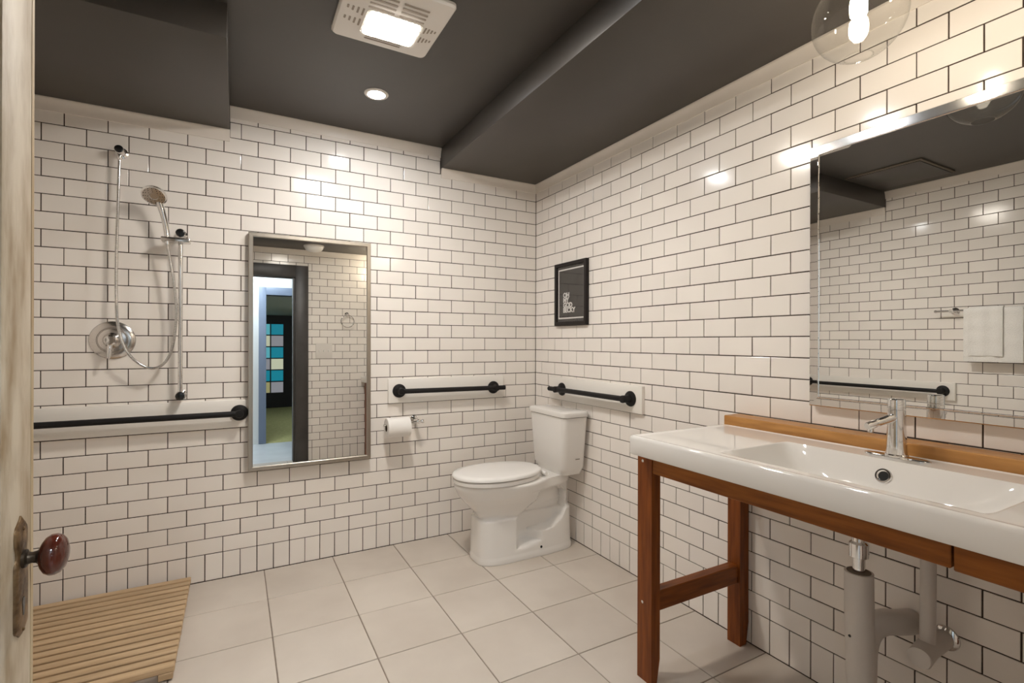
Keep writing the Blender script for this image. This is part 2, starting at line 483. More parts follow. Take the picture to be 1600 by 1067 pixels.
DXF, DYE = -2.085, -1.948           # visible face and free edge of the open door
door = thing('door_1', (DXF - .018, YF + .06, 0), 'open worn cream wooden door at the left edge', 'door', kind='structure')
y0d, y1d = YF + .045, DYE
mk('door_stile', box(DXF - .036, DXF, y1d - .115, y1d, .012, 1.93, .004), 'door', door)
mk('door_stile', box(DXF - .036, DXF, y0d, y0d + .115, .012, 1.93, .004), 'door', door)
for za, zb in ((.012, .22), (.80, .95), (1.80, 1.93)):
    mk('door_rail', box(DXF - .035, DXF - .001, y0d + .115, y1d - .115, za, zb, .003), 'door', door)
for za, zb in ((.22, .80), (.95, 1.80)):
    mk('door_panel', box(DXF - .026, DXF - .010, y0d + .11, y1d - .11, za - .003, zb + .003), 'door', door)
mk('door_edge_strip', box(DXF - .033, DXF - .003, y1d - .001, y1d + .0012, .013, 1.929), 'door_edge', door, label='bare yellowed wood edge')
mk('edge_wear', box(DXF - .002, DXF + .0006, y1d - .0105, y1d - .0005, .016, 1.926), 'door_edge', door, label='strip of bare yellowed wood along the edge')
# lock plate with a wavy outline
pl = []
KY, PZ0, PZ1 = -2.002, .798, .966
for k in range(40):
    t = k / 39; z = lerp(PZ0, PZ1, t)
    h = .0225
    h *= 1.0 - .28 * sst(.60, .66, t) + .22 * sst(.70, .80, t) - .95 * sst(.86, 1.0, t) ** 2 - .75 * (1 - sst(0, .085, t)) ** 1.5
    pl.append((h, z))
poly = [(KY - h, z) for h, z in pl] + [(KY + h, z) for h, z in reversed(pl)]
inner = [(KY + (y - KY) * .82, lerp(z, .882, .06)) for y, z in poly]
plate = mk('lock_plate', loft([[(DXF, y, z) for y, z in poly], [(DXF + .002, y, z) for y, z in poly], [(DXF + .0045, y, z) for y, z in inner]]), 'brass', door, label='ornate tarnished brass lock plate', angle=60)
kh = [(-.0012, -.012), (.0012, -.012), (.0022, -.002), (.003, .003), (.0018, .007), (-.0018, .007), (-.003, .003), (-.0022, -.002)]
mk('keyhole', prism([(KY + a * 1.7, .842 + b * 1.3) for a, b in kh], 'x', DXF + .003, DXF + .0052), 'rubber', plate)
for z in (.806, .948):
    mk('screw', lathe([(.0025, 0), (.0028, .001), (.0015, .002)], (DXF + .0042, KY, z), (1, 0, 0), 12), 'brass', plate)
KZ = .905
mk('knob_neck', lathe([(.0125, 0), (.0125, .004), (.0085, .006), (.0075, .010), (.0085, .015), (.012, .018), (.012, .021)], (DXF + .004, KY, KZ), (1, 0, 0), 24), 'iron', door)
mk('knob', lathe([(.010, 0), (.019, .0035), (.0255, .008), (.0285, .0135), (.0285, .019), (.026, .0245), (.020, .029), (.011, .0318), (.003, .0326), (0, .0327)], (DXF + .021, KY, KZ), (1, 0, 0), 40), 'knob', door, label='dark red brown ceramic door knob')

# ================================================================= LAMPS ON THE CEILING
# exhaust fan with a light
vx, vy, vz = -1.316, -1.115, ZC
fan = thing('exhaust_fan', (vx, vy, ZC), 'square white ceiling exhaust fan with bright lit lens', 'exhaust fan')
def rrect(x0, x1, y0, y1, r, z, n=6):
    out = []
    for cx, cy, a in ((x1 - r, y1 - r, 0), (x0 + r, y1 - r, 90), (x0 + r, y0 + r, 180), (x1 - r, y0 + r, 270)):
        for k in range(n + 1):
            t = math.radians(a + 90 * k / n); out.append((cx + r * math.cos(t), cy + r * math.sin(t), z))
    return out
H = .187
mk('grille_plate', loft([rrect(vx - H, vx + H, vy - H, vy + H, .022, ZC - .0005), rrect(vx - H, vx + H, vy - H, vy + H, .022, ZC - .010),
    rrect(vx - H + .006, vx + H - .006, vy - H + .006, vy + H - .006, .02, ZC - .017),
    rrect(vx - H + .09, vx + H - .09, vy - H + .11, vy + H - .11, .015, ZC - .027)]), 'plastic', fan)
lx0, lx1, ly0, ly1 = vx - .088, vx + .102, vy - .040, vy + .105
lz = ZC - .020
mk('lens_rim', loft([rrect(lx0 - .01, lx1 + .01, ly0 - .01, ly1 + .01, .022, lz), rrect(lx0 - .008, lx1 + .008, ly0 - .008, ly1 + .008, .022, lz - .009)]), 'plastic', fan)
mk('light_lens', loft([rrect(lx0, lx1, ly0, ly1, .018, lz - .005), rrect(lx0, lx1, ly0, ly1, .018, lz - .0095), rrect(lx0 + .012, lx1 - .012, ly0 + .012, ly1 - .012, .014, lz - .0125)]), 'vent_glow', fan, label='glowing white light lens')
def slot(x0, x1, y0, y1, z):
    mk('vent_slot', loft([rrect(x0, x1, y0, y1, .0022, z + .006, 2), rrect(x0, x1, y0, y1, .0022, z - .0006, 2)]), 'vent_slot', fan, smooth=False)
def plate_z(x, y):
    d = max(abs(x - vx) / H, abs(y - vy) / H)
    return ZC - .017 - .010 * sst(1.0, .45, d) if False else ZC - .017 - .010 * min(1, max(0, (1 - d) / .5))
for k in range(4):                        # slots left and right of the lens
    for yo in (vy - .015, vy + .05):
        x = vx - .108 - k * .017; hl = .021 - .004 * k
        slot(x - .0035, x + .0035, yo - hl, yo + hl, plate_z(x, yo) - .0002)
        x = vx + .122 + k * .0135; hl = .019 - .004 * k
        slot(x - .003, x + .003, yo - hl, yo + hl, plate_z(x, yo) - .0002)
for k in range(4):                        # slots on the camera side
    y = vy - .058 - k * .022
    for xo in (vx - .052, vx + .058):
        slot(xo - .046, xo + .046, y - .0042, y + .0042, plate_z(xo, y) - .0002)
for k in range(2):
    y = vy + .124 + k * .018
    slot(vx - .07, vx + .07, y - .003, y + .003, plate_z(vx, y) - .0002)

def downlight(x, y, label):
    t = thing('downlight', (x, y, ZC), label, 'ceiling light', 'recessed downlights')
    mk('trim_ring', lathe([(.041, -.003), (.041, -.006), (.047, -.0065), (.056, -.004), (.058, -.0005), (.041, -.0005)], (x, y, ZC), (0, 0, 1), 40), 'plastic', t)
    mk('lens', lathe([(.0415, -.002), (.0415, -.0045), (.02, -.007), (0, -.0075)], (x, y, ZC), (0, 0, 1), 40), 'can_glow', t, label='bright white lens')
downlight(-1.223, -.504, 'bright recessed downlight beyond the exhaust fan')
downlight(-1.21, -1.56, 'recessed downlight on the near side of the exhaust fan')

# clear glass globes hung from the long dropped ceiling
def globe(x, y, label):
    z = 2.052; r = .106
    t = thing('globe_pendant', (x, y, ZS), label, 'pendant lamp', 'glass globe lamps over the sink')
    prof = [(.034, math.sqrt(r * r - .034 ** 2))]
    a0 = math.asin(.034 / r)
    for k in range(1, 40):
        a = lerp(a0, math.pi - .30, k / 39); prof.append((r * math.sin(a), r * math.cos(a)))
    V, Fc = lathe(prof, (x, y, z), (0, 0, 1), 48)
    Fc = Fc[:-2]
    ring_r = prof[-1][0]; zb = z + prof[-1][1]
    g = mk('glass_globe', (V, Fc), 'glass', t, label='clear glass globe open at the bottom')
    mk('rim', tube([(x + ring_r * math.cos(k * math.pi / 24), y + ring_r * math.sin(k * math.pi / 24), zb) for k in range(49)], .0016, 8, False), 'glass', g)
    mk('canopy', lathe([(.055, 0), (.055, -.012), (.045, -.02), (.018, -.024), (.018, -.10)], (x, y, ZS), (0, 0, 1), 36), 'chrome', t)
    mk('socket', lathe([(.036, .110), (.036, .092), (.021, .088), (.021, .066), (.018, .064)], (x, y, z), (0, 0, 1), 32), 'chrome', t)
    mk('bulb', lathe([(.012, .066), (.015, .058), (.019, .045), (.020, .030), (.019, .010), (.014, .000), (.006, -.005), (0, -.006)], (x, y, z), (0, 0, 1), 28), 'bulb', t, label='glowing warm bulb')
globe(-.413, -2.254, 'clear glass globe lamp in the top right corner')
globe(-.413, -2.66, 'clear glass globe lamp nearer the entrance wall')

dome = thing('dome_light', (-1.12, -2.56, ZFS), 'small white dome ceiling light seen in the tall mirror', 'ceiling light')
mk('glass_dome', lathe([(.092, -.012), (.090, -.026), (.078, -.045), (.055, -.058), (.025, -.065), (0, -.067)], (-1.12, -2.56, ZFS), (0, 0, 1), 36), 'dome', dome)
mk('base', lathe([(.098, -.0005), (.098, -.014), (.09, -.016)], (-1.12, -2.56, ZFS), (0, 0, 1), 36), 'plastic', dome)

hatch = thing('ceiling_hatch', (-2.38, -1.16, ZC), 'flat dark ceiling access panel seen in the chrome mirror', 'access panel')
mk('hatch_frame', box(-2.63, -2.135, -1.395, -.925, ZC - .010, ZC - .0004, .002), 'slot', hatch)
mk('hatch_panel', box(-2.615, -2.15, -1.38, -.94, ZC - .016, ZC - .008, .002), 'ceiling', hatch)

# ================================================================= MIRRORS AND PICTURE
def mitred_frame(parent, u0, u1, z0, z1, wd, prof, at, mat):
    """four mitred members; prof: (inset from outer edge, distance out of the wall)"""
    cor = [(u0, z0, 1, 1), (u1, z0, -1, 1), (u1, z1, -1, -1), (u0, z1, 1, -1)]
    for k in range(4):
        a, b = cor[k], cor[(k + 1) % 4]
        rings = [[at(c[0] + c[2] * i, c[1] + c[3] * i, d) for i, d in prof] for c in (a, b)]
        mk('frame_member', loft(rings), mat if isinstance(mat, str) else mat[k], parent, smooth=False)
EPS = .0105
def at_back(u, z, d):       # tall mirror hangs with its foot a little further off the wall
    return (u, -.004 - d - EPS * (1.776 - z), z)
mx0, mx1, mz0, mz1 = -1.762, -1.139, .540, 1.776
tm = thing('tall_mirror', ((mx0 + mx1) / 2, -.004, mz0), 'tall mirror in a brushed steel frame on the back wall', 'mirror')
pf = [(0, 0), (0, .034), (.003, .036), (.019, .036), (.022, .033), (.022, .026), (.022, 0)]
mitred_frame(tm, mx0, mx1, mz0, mz1, .022, pf, at_back, 'steel')
mk('mirror_glass', loft([[at_back(u, z, d) for u, z in ((mx0 + .015, mz0 + .015), (mx1 - .015, mz0 + .015), (mx1 - .015, mz1 - .015), (mx0 + .015, mz1 - .015))] for d in (.02, .0275)]), 'mirror', tm, smooth=False)

def at_right(u, z, d): return (-.004 - d, u, z)
my0, my1, nz0, nz1 = -2.74, -1.905, .990, 1.905
vm = thing('vanity_mirror', (-.004, (my0 + my1) / 2, nz0), 'large mirror in a polished chrome frame over the sink', 'mirror')
pf = [(0, 0), (0, .024), (.003, .027), (.029, .0275), (.031, .030), (.033, .030), (.034, .0285), (.034, 0)]
mitred_frame(vm, my0, my1, nz0, nz1, .034, pf, at_right, ('bright_chrome', 'bright_chrome', 'worn_chrome', 'bright_chrome'))
mk('mirror_glass', loft([[at_right(u, z, d) for u, z in ((my0 + .03, nz0 + .03), (my1 - .03, nz0 + .03), (my1 - .03, nz1 - .03), (my0 + .03, nz1 - .03))] for d in (.02, .0265)]), 'mirror', vm, smooth=False)

py0, py1, pz0, pz1 = -.597, -.267, 1.316, 1.706
pic = thing('picture_frame', (-.01, (py0 + py1) / 2, pz0), 'small black framed print with white words beside the corner', 'picture')
def at_pic(u, z, d): return (-.002 - d, u, z)
mitred_frame(pic, py0, py1, pz0, pz1, .022, [(0, 0), (0, .022), (.003, .024), (.019, .024), (.022, .021), (.022, 0)], at_pic, 'frame')
prt = mk('print', box(-.012, -.008, py0 + .015, py1 - .015, pz0 + .015, pz1 - .015), 'print', pic, smooth=False)
b0, b1, b2, b3 = py0 + .034, py1 - .030, pz0 + .040, pz1 - .038
lw = .0085
mk('white_border', join(box(-.0128, -.0118, b0, b1, b3 - lw, b3), box(-.0128, -.0118, b0, b1, b2, b2 + lw), box(-.0128, -.0118, b1 - lw, b1, b2 + lw, b3 - lw), box(-.0128, -.0118, b0, b0 + lw * .35, b2 + lw, b3 - lw)), 'print_white', prt, smooth=False)
def text_mesh(body, size):
    cu = bpy.data.curves.new('words', 'FONT'); cu.body = body; cu.size = size; cu.extrude = .0004; cu.offset = .0017
    cu.space_line = .78; cu.space_character = .92; cu.resolution_u = 3
    to = bpy.data.objects.new('words', cu); COL.objects.link(to)
    bpy.context.view_layer.update()
    me = bpy.data.meshes.new_from_object(to.evaluated_get(bpy.context.evaluated_depsgraph_get()))
    bpy.data.objects.remove(to); bpy.data.curves.remove(cu)
    return [tuple(v.co) for v in me.vertices], [tuple(p.vertices) for p in me.polygons]
words = ['OH', 'MY', 'GOD', 'BECKY']
for i, wd in enumerate(words):
    V, Fc = text_mesh(wd, .0415)
    zt = 1.490 - i * .0312
    ytx = py1 - .082
    V = [(-.0124 - z, ytx - x * 1.06, zt + y) for x, y, z in V]
    mk('lettering', (V, Fc), 'print_white', prt, smooth=False)
mk('cover_glass', box(-.0185, -.0175, py0 + .02, py1 - .02, pz0 + .02, pz1 - .02), 'pic_glass', pic, smooth=False)

# ================================================================= GRAB BARS ON BOARDS
def backing(name, geo, label):
    o = mk(name, geo, 'board'); tag(o, label, 'board', 'white boards behind the grab bars'); return o
backing('backing_board', box(XL + .002, -1.76, -.020, .001, .768, .910, .004), 'white board on the back wall under the shower')
backing('backing_board', box(-1.030, -.262, -.020, .001, .845, .990, .004), 'white board on the back wall left of the toilet')
backing('backing_board', box(-.020, .001, -1.057, -.205, .845, .988, .004), 'white board on the right wall above the toilet')
backing('backing_board', box(XL - .001, XL + .020, -1.352, -.022, .795, .925, .004), 'white board on the left wall seen in the chrome mirror')
def grab_bar(label, p, q, flanges, n):
    """p, q: bar ends; flanges: points on the bar; n: direction out of the wall"""
    t = thing('grab_bar', Vector(flanges[0]) - Vector(n) * .045, label, 'grab bar', 'black grab bars')
    d = (Vector(q) - Vector(p)).normalized()
    P = [Vector(p), Vector(p) + d * .002, Vector(q) - d * .002, Vector(q)]
    mk('bar', tube(P, [.0125, .0145, .0145, .0125], 20), 'black', t)
    for f in flanges:
        c = Vector(f) - Vector(n) * .045
        fl = mk('flange', lathe([(.0405, .0003), (.0405, .004), (.038, .009), (.030, .012), (.021, .014), (.019, .038), (.020, .056), (.018, .062), (0, .0635)], c, n, 32), 'black', t)
bo = .020 + .045
grab_bar('long black grab bar under the shower', (XL + .01, -bo, .843), (-1.795, -bo, .843), [(-1.801, -bo, .843), (XL + .11, -bo, .843)], (0, -1, 0))
grab_bar('black grab bar on the back wall left of the toilet', (-.975, -bo, .918), (-.275, -bo, .913), [(-.965, -bo, .918), (-.338, -bo, .913)], (0, -1, 0))
grab_bar('black grab bar on the right wall above the toilet', (-bo, -.27, .915), (-bo, -.985, .918), [(-bo, -.352, .915), (-bo, -.975, .918)], (-1, 0, 0))
grab_bar('black grab bar on the left wall seen in the chrome mirror', (XL + bo, -.09, .862), (XL + bo, -1.285, .862), [(XL + bo, -1.28, .862), (XL + bo, -.16, .862)], (1, 0, 0))

# ================================================================= SHOWER
sv = thing('shower_valve', (-2.322, 0, 1.214), 'round chrome shower valve with lever handle', 'shower valve')
vc = (-2.322, 0, 1.214)
mk('valve_plate', lathe([(.088, .0005), (.088, .004), (.084, .008), (.066, .0125), (.060, .013), (.058, .0105), (.055, .0105), (.053, .014), (.034, .018)], vc, (0, -1, 0), 56), 'chrome_soft', sv)
mk('valve_hub', lathe([(.036, .012), (.035, .020), (.028, .030), (.024, .050), (.023, .062), (.018, .066), (0, .067)], vc, (0, -1, 0), 40), 'chrome', sv)
mk('valve_lever', tube([(-2.322, -.052, 1.208), (-2.324, -.054, 1.18), (-2.326, -.060, 1.145), (-2.327, -.062, 1.130)], [.011, .010, .008, .006], 14), 'chrome', sv)

ow = thing('water_outlet', (-2.291, 0, 2.093), 'small chrome water outlet high on the wall with dark cap', 'shower fitting')
mk('outlet_body', lathe([(.026, .0005), (.026, .004), (.018, .008), (.016, .055), (.018, .058), (.018, .066), (.015, .068)], (-2.291, 0, 2.093), (0, -1, 0), 28), 'chrome', ow)
mk('end_cap', lathe([(.0165, .0665), (.0165, .070), (.012, .072), (0, .0725)], (-2.291, 0, 2.093), (0, -1, 0), 28), 'rubber', ow)
mk('hose_nut', lathe([(.009, -.012), (.0105, -.018), (.0105, -.040), (.008, -.046)], (-2.291, -.048, 2.093), (0, 0, 1), 18), 'chrome', ow)

hose = mk('shower_hose', tube(spline([(-2.291, -.048, 2.05), (-2.296, -.049, 1.85), (-2.301, -.051, 1.60), (-2.300, -.056, 1.40), (-2.289, -.075, 1.27), (-2.258, -.080, 1.165), (-2.205, -.075, 1.100), (-2.150, -.072, 1.083), (-2.104, -.074, 1.122), (-2.078, -.076, 1.21), (-2.068, -.078, 1.36), (-2.079, -.082, 1.50), (-2.095, -.086, 1.61), (-2.103, -.088, 1.668)], 9), .0062, 12), 'chrome2')
tag(hose, 'thin grey metal shower hose hanging in a long loop', 'shower hose')

sb = thing('slide_bar', (-2.053, 0, .946), 'vertical chrome slide bar holding the hand shower', 'slide bar')
mk('rail', tube([(-2.053, -.058, .95), (-2.053, -.058, 1.728)], .0105, 20), 'chrome', sb)
for z, nm in ((.946, 'foot'), (1.732, 'top')):
    br = mk('end_bracket', lathe([(.024, .0005), (.024, .004), (.018, .007), (.0155, .045), (.019, .048), (.021, .060), (.021, .070), (.019, .072)], (-2.053, 0, z), (0, -1, 0), 28), 'chrome', sb)
    mk('end_cap', lathe([(.0185, .0705), (.0185, .0745), (.015, .076), (0, .0765)], (-2.053, 0, z), (0, -1, 0), 28), 'rubber', br)
mk('slider', box(-2.128, -2.012, -.106, -.045, 1.683, 1.703, .004), 'chrome_soft', sb)

hs = thing('hand_shower', (-2.100, -.084, 1.69), 'chrome hand shower with round spray head', 'hand shower')
hn = Vector((-.10, -.66, -.74)).normalized()
hc = Vector((-2.150, -.132, 1.882))
mk('handle', tube(spline([(-2.103, -.088, 1.668), (-2.105, -.089, 1.72), (-2.113, -.092, 1.78), (-2.125, -.097, 1.83), (-2.138, -.106, 1.875)], 6), [lerp(.0105, .0155, k / 24) for k in range(25)], 18), 'chrome', hs)
hd = mk('spray_head', lathe([(0, -.036), (.022, -.034), (.036, -.026), (.047, -.012), (.051, -.002), (.051, .003), (.047, .005)], hc, hn, 44), 'chrome', hs)
mk('spray_face', lathe([(.0465, .0035), (.044, .0062), (.018, .0072), (.016, .0055), (0, .0055)], hc, hn, 44), 'chrome_soft', hd, label='grey nozzle face')
uu = hn.cross(Vector((0, 0, 1))).normalized(); vv2 = hn.cross(uu)
noz = []
for rr, cnt in ((.024, 8), (.033, 12), (.041, 16)):
    for k in range(cnt):
        a = 2 * math.pi * k / cnt
        noz.append(lathe([(.0017, .005), (.0015, .0082), (0, .0083)], hc + (uu * math.cos(a) + vv2 * math.sin(a)) * rr, hn, 6))
nz_o = mk('nozzles', join(*noz), 'rubber', hd); nz_o['kind'] = 'stuff'

# ================================================================= BATH MAT
mat_x0, mat_x1, mat_y0, mat_y1 = -2.74, -2.008, -.812, -.030
bm_t = thing('bath_mat', ((mat_x0 + mat_x1) / 2, (mat_y0 + mat_y1) / 2, 0), 'slatted pale teak shower mat on the floor', 'bath mat')
ns = 16; sp = (mat_y1 - mat_y0) / ns
for k in range(ns):
    y = mat_y0 + sp * (k + .5)
    mk('slat', box(mat_x0, mat_x1 + random.uniform(-.001, .001), y - sp / 2 + .0075, y + sp / 2 - .0075, .030, .053, .003, 1), 'teak', bm_t)
for x in (mat_x0 + .03, (mat_x0 + mat_x1) / 2, mat_x1 - .026):
    mk('runner', box(x - .022, x + .022, mat_y0 + .006, mat_y1 - .006, .007, .0305, .002, 1), 'teak', bm_t)
    for y in (mat_y0 + .03, (mat_y0 + mat_y1) / 2, mat_y1 - .04):
        mk('foot', lathe([(.014, .0003), (.015, .002), (.015, .0075)], (x, y, 0), (0, 0, 1), 16), 'rubber', bm_t)

# ================================================================= TOILET
TY = -.433
toi = thing('toilet', (-.40, TY, 0), 'white two piece toilet standing in the corner', 'toilet')
# bowl and pedestal: stacked outlines  (z, front x, back x, half width, exponent)
LV = [(0, -.664, -.050, .124, 4.0), (.004, -.666, -.048, .126, 4.0), (.026, -.665, -.050, .125, 4.0), (.036, -.662, -.055, .122, 4.0),
      (.12, -.661, -.058, .119, 4.0), (.20, -.660, -.058, .116, 4.0), (.232, -.659, -.058, .115, 4.0), (.239, -.655, -.058, .111, 3.8), (.243, -.647, -.058, .104, 3.4), (.252, -.648, -.058, .104, 3.0), (.27, -.660, -.058, .110, 2.7), (.30, -.690, -.058, .126, 2.5),
      (.335, -.723, -.056, .148, 2.4), (.368, -.748, -.052, .166, 2.35), (.395, -.762, -.045, .176, 2.3), (.413, -.770, -.040, .181, 2.3), (.427, -.772, -.038, .183, 2.3),
      (.435, -.768, -.040, .179, 2.3), (.438, -.755, -.045, .168, 2.3)]
REC = [(-.452, .232), (-.40, .268), (-.335, .325), (-.315, .372), (-.150, .372), (-.098, .33), (-.108, .245), (-.150, .19), (-.222, .150), (-.310, .142), (-.352, .087), (-.452, .062)]
def sdf_poly(p, poly):
    d = 1e9; inside = False; n = len(poly)
    for i in range(n):
        a, b = poly[i], poly[(i + 1) % n]
        ex, ey = b[0] - a[0], b[1] - a[1]; wx, wy = p[0] - a[0], p[1] - a[1]
        t = max(0, min(1, (wx * ex + wy * ey) / (ex * ex + ey * ey)))
        d = min(d, math.hypot(wx - ex * t, wy - ey * t))
        if (a[1] > p[1]) != (b[1] > p[1]) and p[0] < a[0] + (p[1] - a[1]) / (b[1] - a[1]) * ex: inside = not inside
    return d if inside else -d
def bowl_ring(z, f, b, h, e, n=168):
    ring = []
    for k in range(n):
        t = 2 * math.pi * k / n; c, s = math.cos(t), math.sin(t)
        x = (f + b) / 2 + (b - f) / 2 * math.copysign(abs(c) ** (2 / e), c)
        hw = h
        if z > .25:                                  # the deck under the tank is narrower than the bowl
            hw = lerp(h, min(max(h, .138), .138) if z > .385 else min(h, .120), sst(-.42, -.22, x))
        y = hw * math.copysign(abs(s) ** (2 / e), s)
        ins = sst(-.003, .011, sdf_poly((x, z), REC)) if abs(y) > .05 else 0
        y = math.copysign(abs(y) - .060 * ins, y)
        ring.append((x, TY + y, z))
    return ring
rings = []
for i in range(len(LV) - 1):
    a, b = LV[i], LV[i + 1]
    m = max(1, int((b[0] - a[0]) / .0065))
    for k in range(m):
        rings.append(bowl_ring(*[lerp(p, q, k / m) for p, q in zip(a, b)]))
rings.append(bowl_ring(*LV[-1]))
mk('bowl', loft(rings), 'porcelain', toi, angle=50)
mk('bolt_cap', lathe([(.007, 0), (.007, .004), (.004, .006), (0, .0062)], (-.300, TY - .1195, .052), (0, -1, 0), 14), 'rubber', toi)
# seat and lid outlines
def oval(f, b, h, z, hb, n=64):
    out = []
    for k in range(n):
        t = 2 * math.pi * k / n; c, s = math.cos(t), math.sin(t)
        e = 2.15
        x = (f + b) / 2 + (b - f) / 2 * math.copysign(abs(c) ** (2 / (2.2 if c < 0 else 4.5)), c)
        hw = lerp(h, hb, sst(-.50, b, x))
        out.append((x, TY + hw * math.copysign(abs(s) ** (2 / e), s), z))
    return out
mk('seat', loft([oval(-.763, -.262, .172, .4385, .125), oval(-.776, -.258, .182, .442, .128), oval(-.777, -.258, .183, .459, .128), oval(-.770, -.260, .177, .463, .126)]), 'seat', toi)
mk('seat_lid', loft([oval(-.766, -.258, .173, .4665, .135), oval(-.780, -.254, .186, .470, .138), oval(-.780, -.254, .186, .480, .138), oval(-.772, -.258, .180, .487, .135), oval(-.735, -.275, .155, .490, .118), oval(-.62, -.36, .07, .4915, .055)]), 'seat', toi, angle=60)
for s in (-1, 1):
    mk('hinge', tube([(-.250, TY + s * .075 - .02, .452), (-.250, TY + s * .075 + .02, .452)], .012, 14), 'seat', toi)
# tank: chamfered corners, tapering downwards
def tank_ring(f, b, h, z, r):
    return rrect(f, b, TY - h, TY + h, r, z, 7)
mk('tank', loft([tank_ring(-.165, -.030, .140, .4385, .03), tank_ring(-.180, -.026, .160, .468, .035), tank_ring(-.186, -.022, .166, .482, .035), tank_ring(-.192, -.02, .182, .66, .035), tank_ring(-.196, -.018, .194, .776, .035)]), 'porcelain', toi, angle=40)
mk('tank_lid', loft([tank_ring(-.196, -.018, .194, .7785, .035), tank_ring(-.203, -.014, .201, .7805, .038), tank_ring(-.205, -.012, .203, .796, .038), tank_ring(-.203, -.014, .201, .806, .038), tank_ring(-.192, -.022, .190, .812, .034), tank_ring(-.14, -.07, .14, .8145, .03)]), 'porcelain', toi, angle=50)
mk('tank_mark', box(-.105, -.075, TY - .1785, TY - .1775, .5335, .5375), 'slot', toi, smooth=False)

# toilet paper holder and roll
tp = thing('paper_holder', (-.868, 0, .737), 'chrome toilet paper holder with a post and finial', 'paper holder')
mk('wall_flange', lathe([(.026, .0005), (.026, .005), (.020, .009), (.013, .012), (.011, .070), (.014, .074), (.014, .092), (.010, .095), (0, .096)], (-.868, 0, .737), (0, -1, 0), 30), 'chrome', tp)
mk('arm', tube([(-1.075, -.083, .728), (-1.06, -.083, .728), (-.95, -.083, .728), (-.868, -.083, .737)], .0075, 16), 'chrome', tp)
mk('finial', lathe([(.009, .012), (.010, .020), (.013, .026), (.012, .034), (.006, .038), (0, .0385)], (-.868, -.083, .737), (1, 0, 0), 22), 'chrome', tp)
tr = thing('toilet_paper', (-.99, -.083, .716), 'white toilet paper roll on the holder', 'toilet paper')
rc = (-1.058, -.083, .7125)
mk('roll', lathe([(.0205, 0), (.055, 0), (.057, .003), (.057, .131), (.055, .134), (.0205, .134), (.0205, 0)], rc, (1, 0, 0), 48), 'paper', tr)
mk('core', lathe([(.0190, -.0005), (.0206, -.0005), (.0206, .1345), (.0190, .1345), (.0190, -.0005)], rc, (1, 0, 0), 30), 'card', tr)

# ================================================================= VANITY
SZ = .886; SX0, SX1, SY0, SY1 = -.600, -.0925, -2.822, -1.602
SB = .819                                        # underside of the sink edge
vs = thing('vanity_stand', (-.29, (SY0 + SY1) / 2, 0), 'orange stained wooden frame stand carrying the sink', 'vanity stand')
def leg(x0, x1, y0, y1):
    # the inner lower corner is cut back
    zt = SB - .001
    prof = [(x0, 0), (x1 - .014, 0), (x1, .085), (x1, zt), (x0, zt)]
    p2 = [(x0, 0.0), (x0, zt)]
    geo = prism([(a, b) for a, b in prof], 'y', y0, y1)
    mk('leg', geo, 'wood', vs, smooth=False)
leg(-.535, -.494, -1.650, -1.580)
leg(-.058, -.006, -1.650, -1.592)
leg(-.562, -.520, -2.790, -2.722)
leg(-.058, -.006, -2.790, -2.730)
mk('front_rail', box(-.532, -.495, -2.490, -1.650, .749, SB - .001, .002, 1), 'wood_rail', vs)
mk('front_rail', box(-.533, -.495, -2.7215, -2.495, .747, SB - .003, .002, 1), 'wood_rail', vs)
mk('back_rail', box(-.045, -.010, -2.7295, -1.6505, .75, SB - .001, .002, 1), 'wood_rail', vs)
for ya, yb in ((-1.642, -1.600), (-2.782, -2.742)):
    mk('end_rail', box(-.494, -.058, ya, yb, .750, SB - .002, .002, 1), 'wood_x', vs)
    mk('stretcher', box(-.494, -.058, ya, yb, .250, .322, .003, 1), 'wood_x', vs)
for z in (.786, .279):
    mk('screw', lathe([(.0055, 0), (.0055, .001), (.003, .002), (0, .0021)], (-.5352, -1.606, z), (-1, 0, 0), 14), 'chrome', vs)

rail = mk('backsplash_ledge', box(-.0905, -.0008, -2.822, -1.597, SB + .0005, .919, .003, 1), 'honey')
tag(rail, 'honey oak ledge along the wall behind the sink', 'wood ledge')

# sink: a ceramic top with a soft trough bowl
sink = thing('sink', ((SX0 + SX1) / 2, (SY0 + SY1) / 2, SB), 'long white ceramic sink top with a shallow basin', 'sink')
BX0, BX1, BY0, BY1, BD = -.545, -.203, -2.555, -1.935, .105
def ramp(t):
    t = min(1, max(0, t)); return 1 - (1 - t) ** 2.2
def sink_z(x, y):
    f = ramp((x - BX0) / .15) * ramp((BX1 - x) / .075) * ramp((BY1 - y) / .20) * ramp((y - BY0) / .20)
    rim = .0035 * (1 - sst(.0, .02, min(x - SX0, SY1 - y, y - SY0)))
    return SZ - BD * f - .004 * sst(0, .03, min(x - SX0, SY1 - y, y - SY0)) * (1 if f <= 0 else 1) + .0
xs = sorted(set([SX0 + .0145 + (SX1 - SX0 - .029) * k / 70 for k in range(71)] + [BX0, BX1]))
ys = sorted(set([SY0 + .0145 + (SY1 - SY0 - .029) * k / 130 for k in range(131)] + [BY0, BY1]))
V, Fc = [], []
nx, ny = len(xs), len(ys)
for x in xs:
    for y in ys:
        V.append((x, y, sink_z(x, y)))
for i in range(nx - 1):
    for j in range(ny - 1):
        Fc.append((i * ny + j, (i + 1) * ny + j, (i + 1) * ny + j + 1, i * ny + j + 1))
per = [i * ny for i in range(nx)] + [(nx - 1) * ny + j for j in range(1, ny)] + [i * ny + ny - 1 for i in range(nx - 2, -1, -1)] + [j for j in range(ny - 2, 0, -1)]
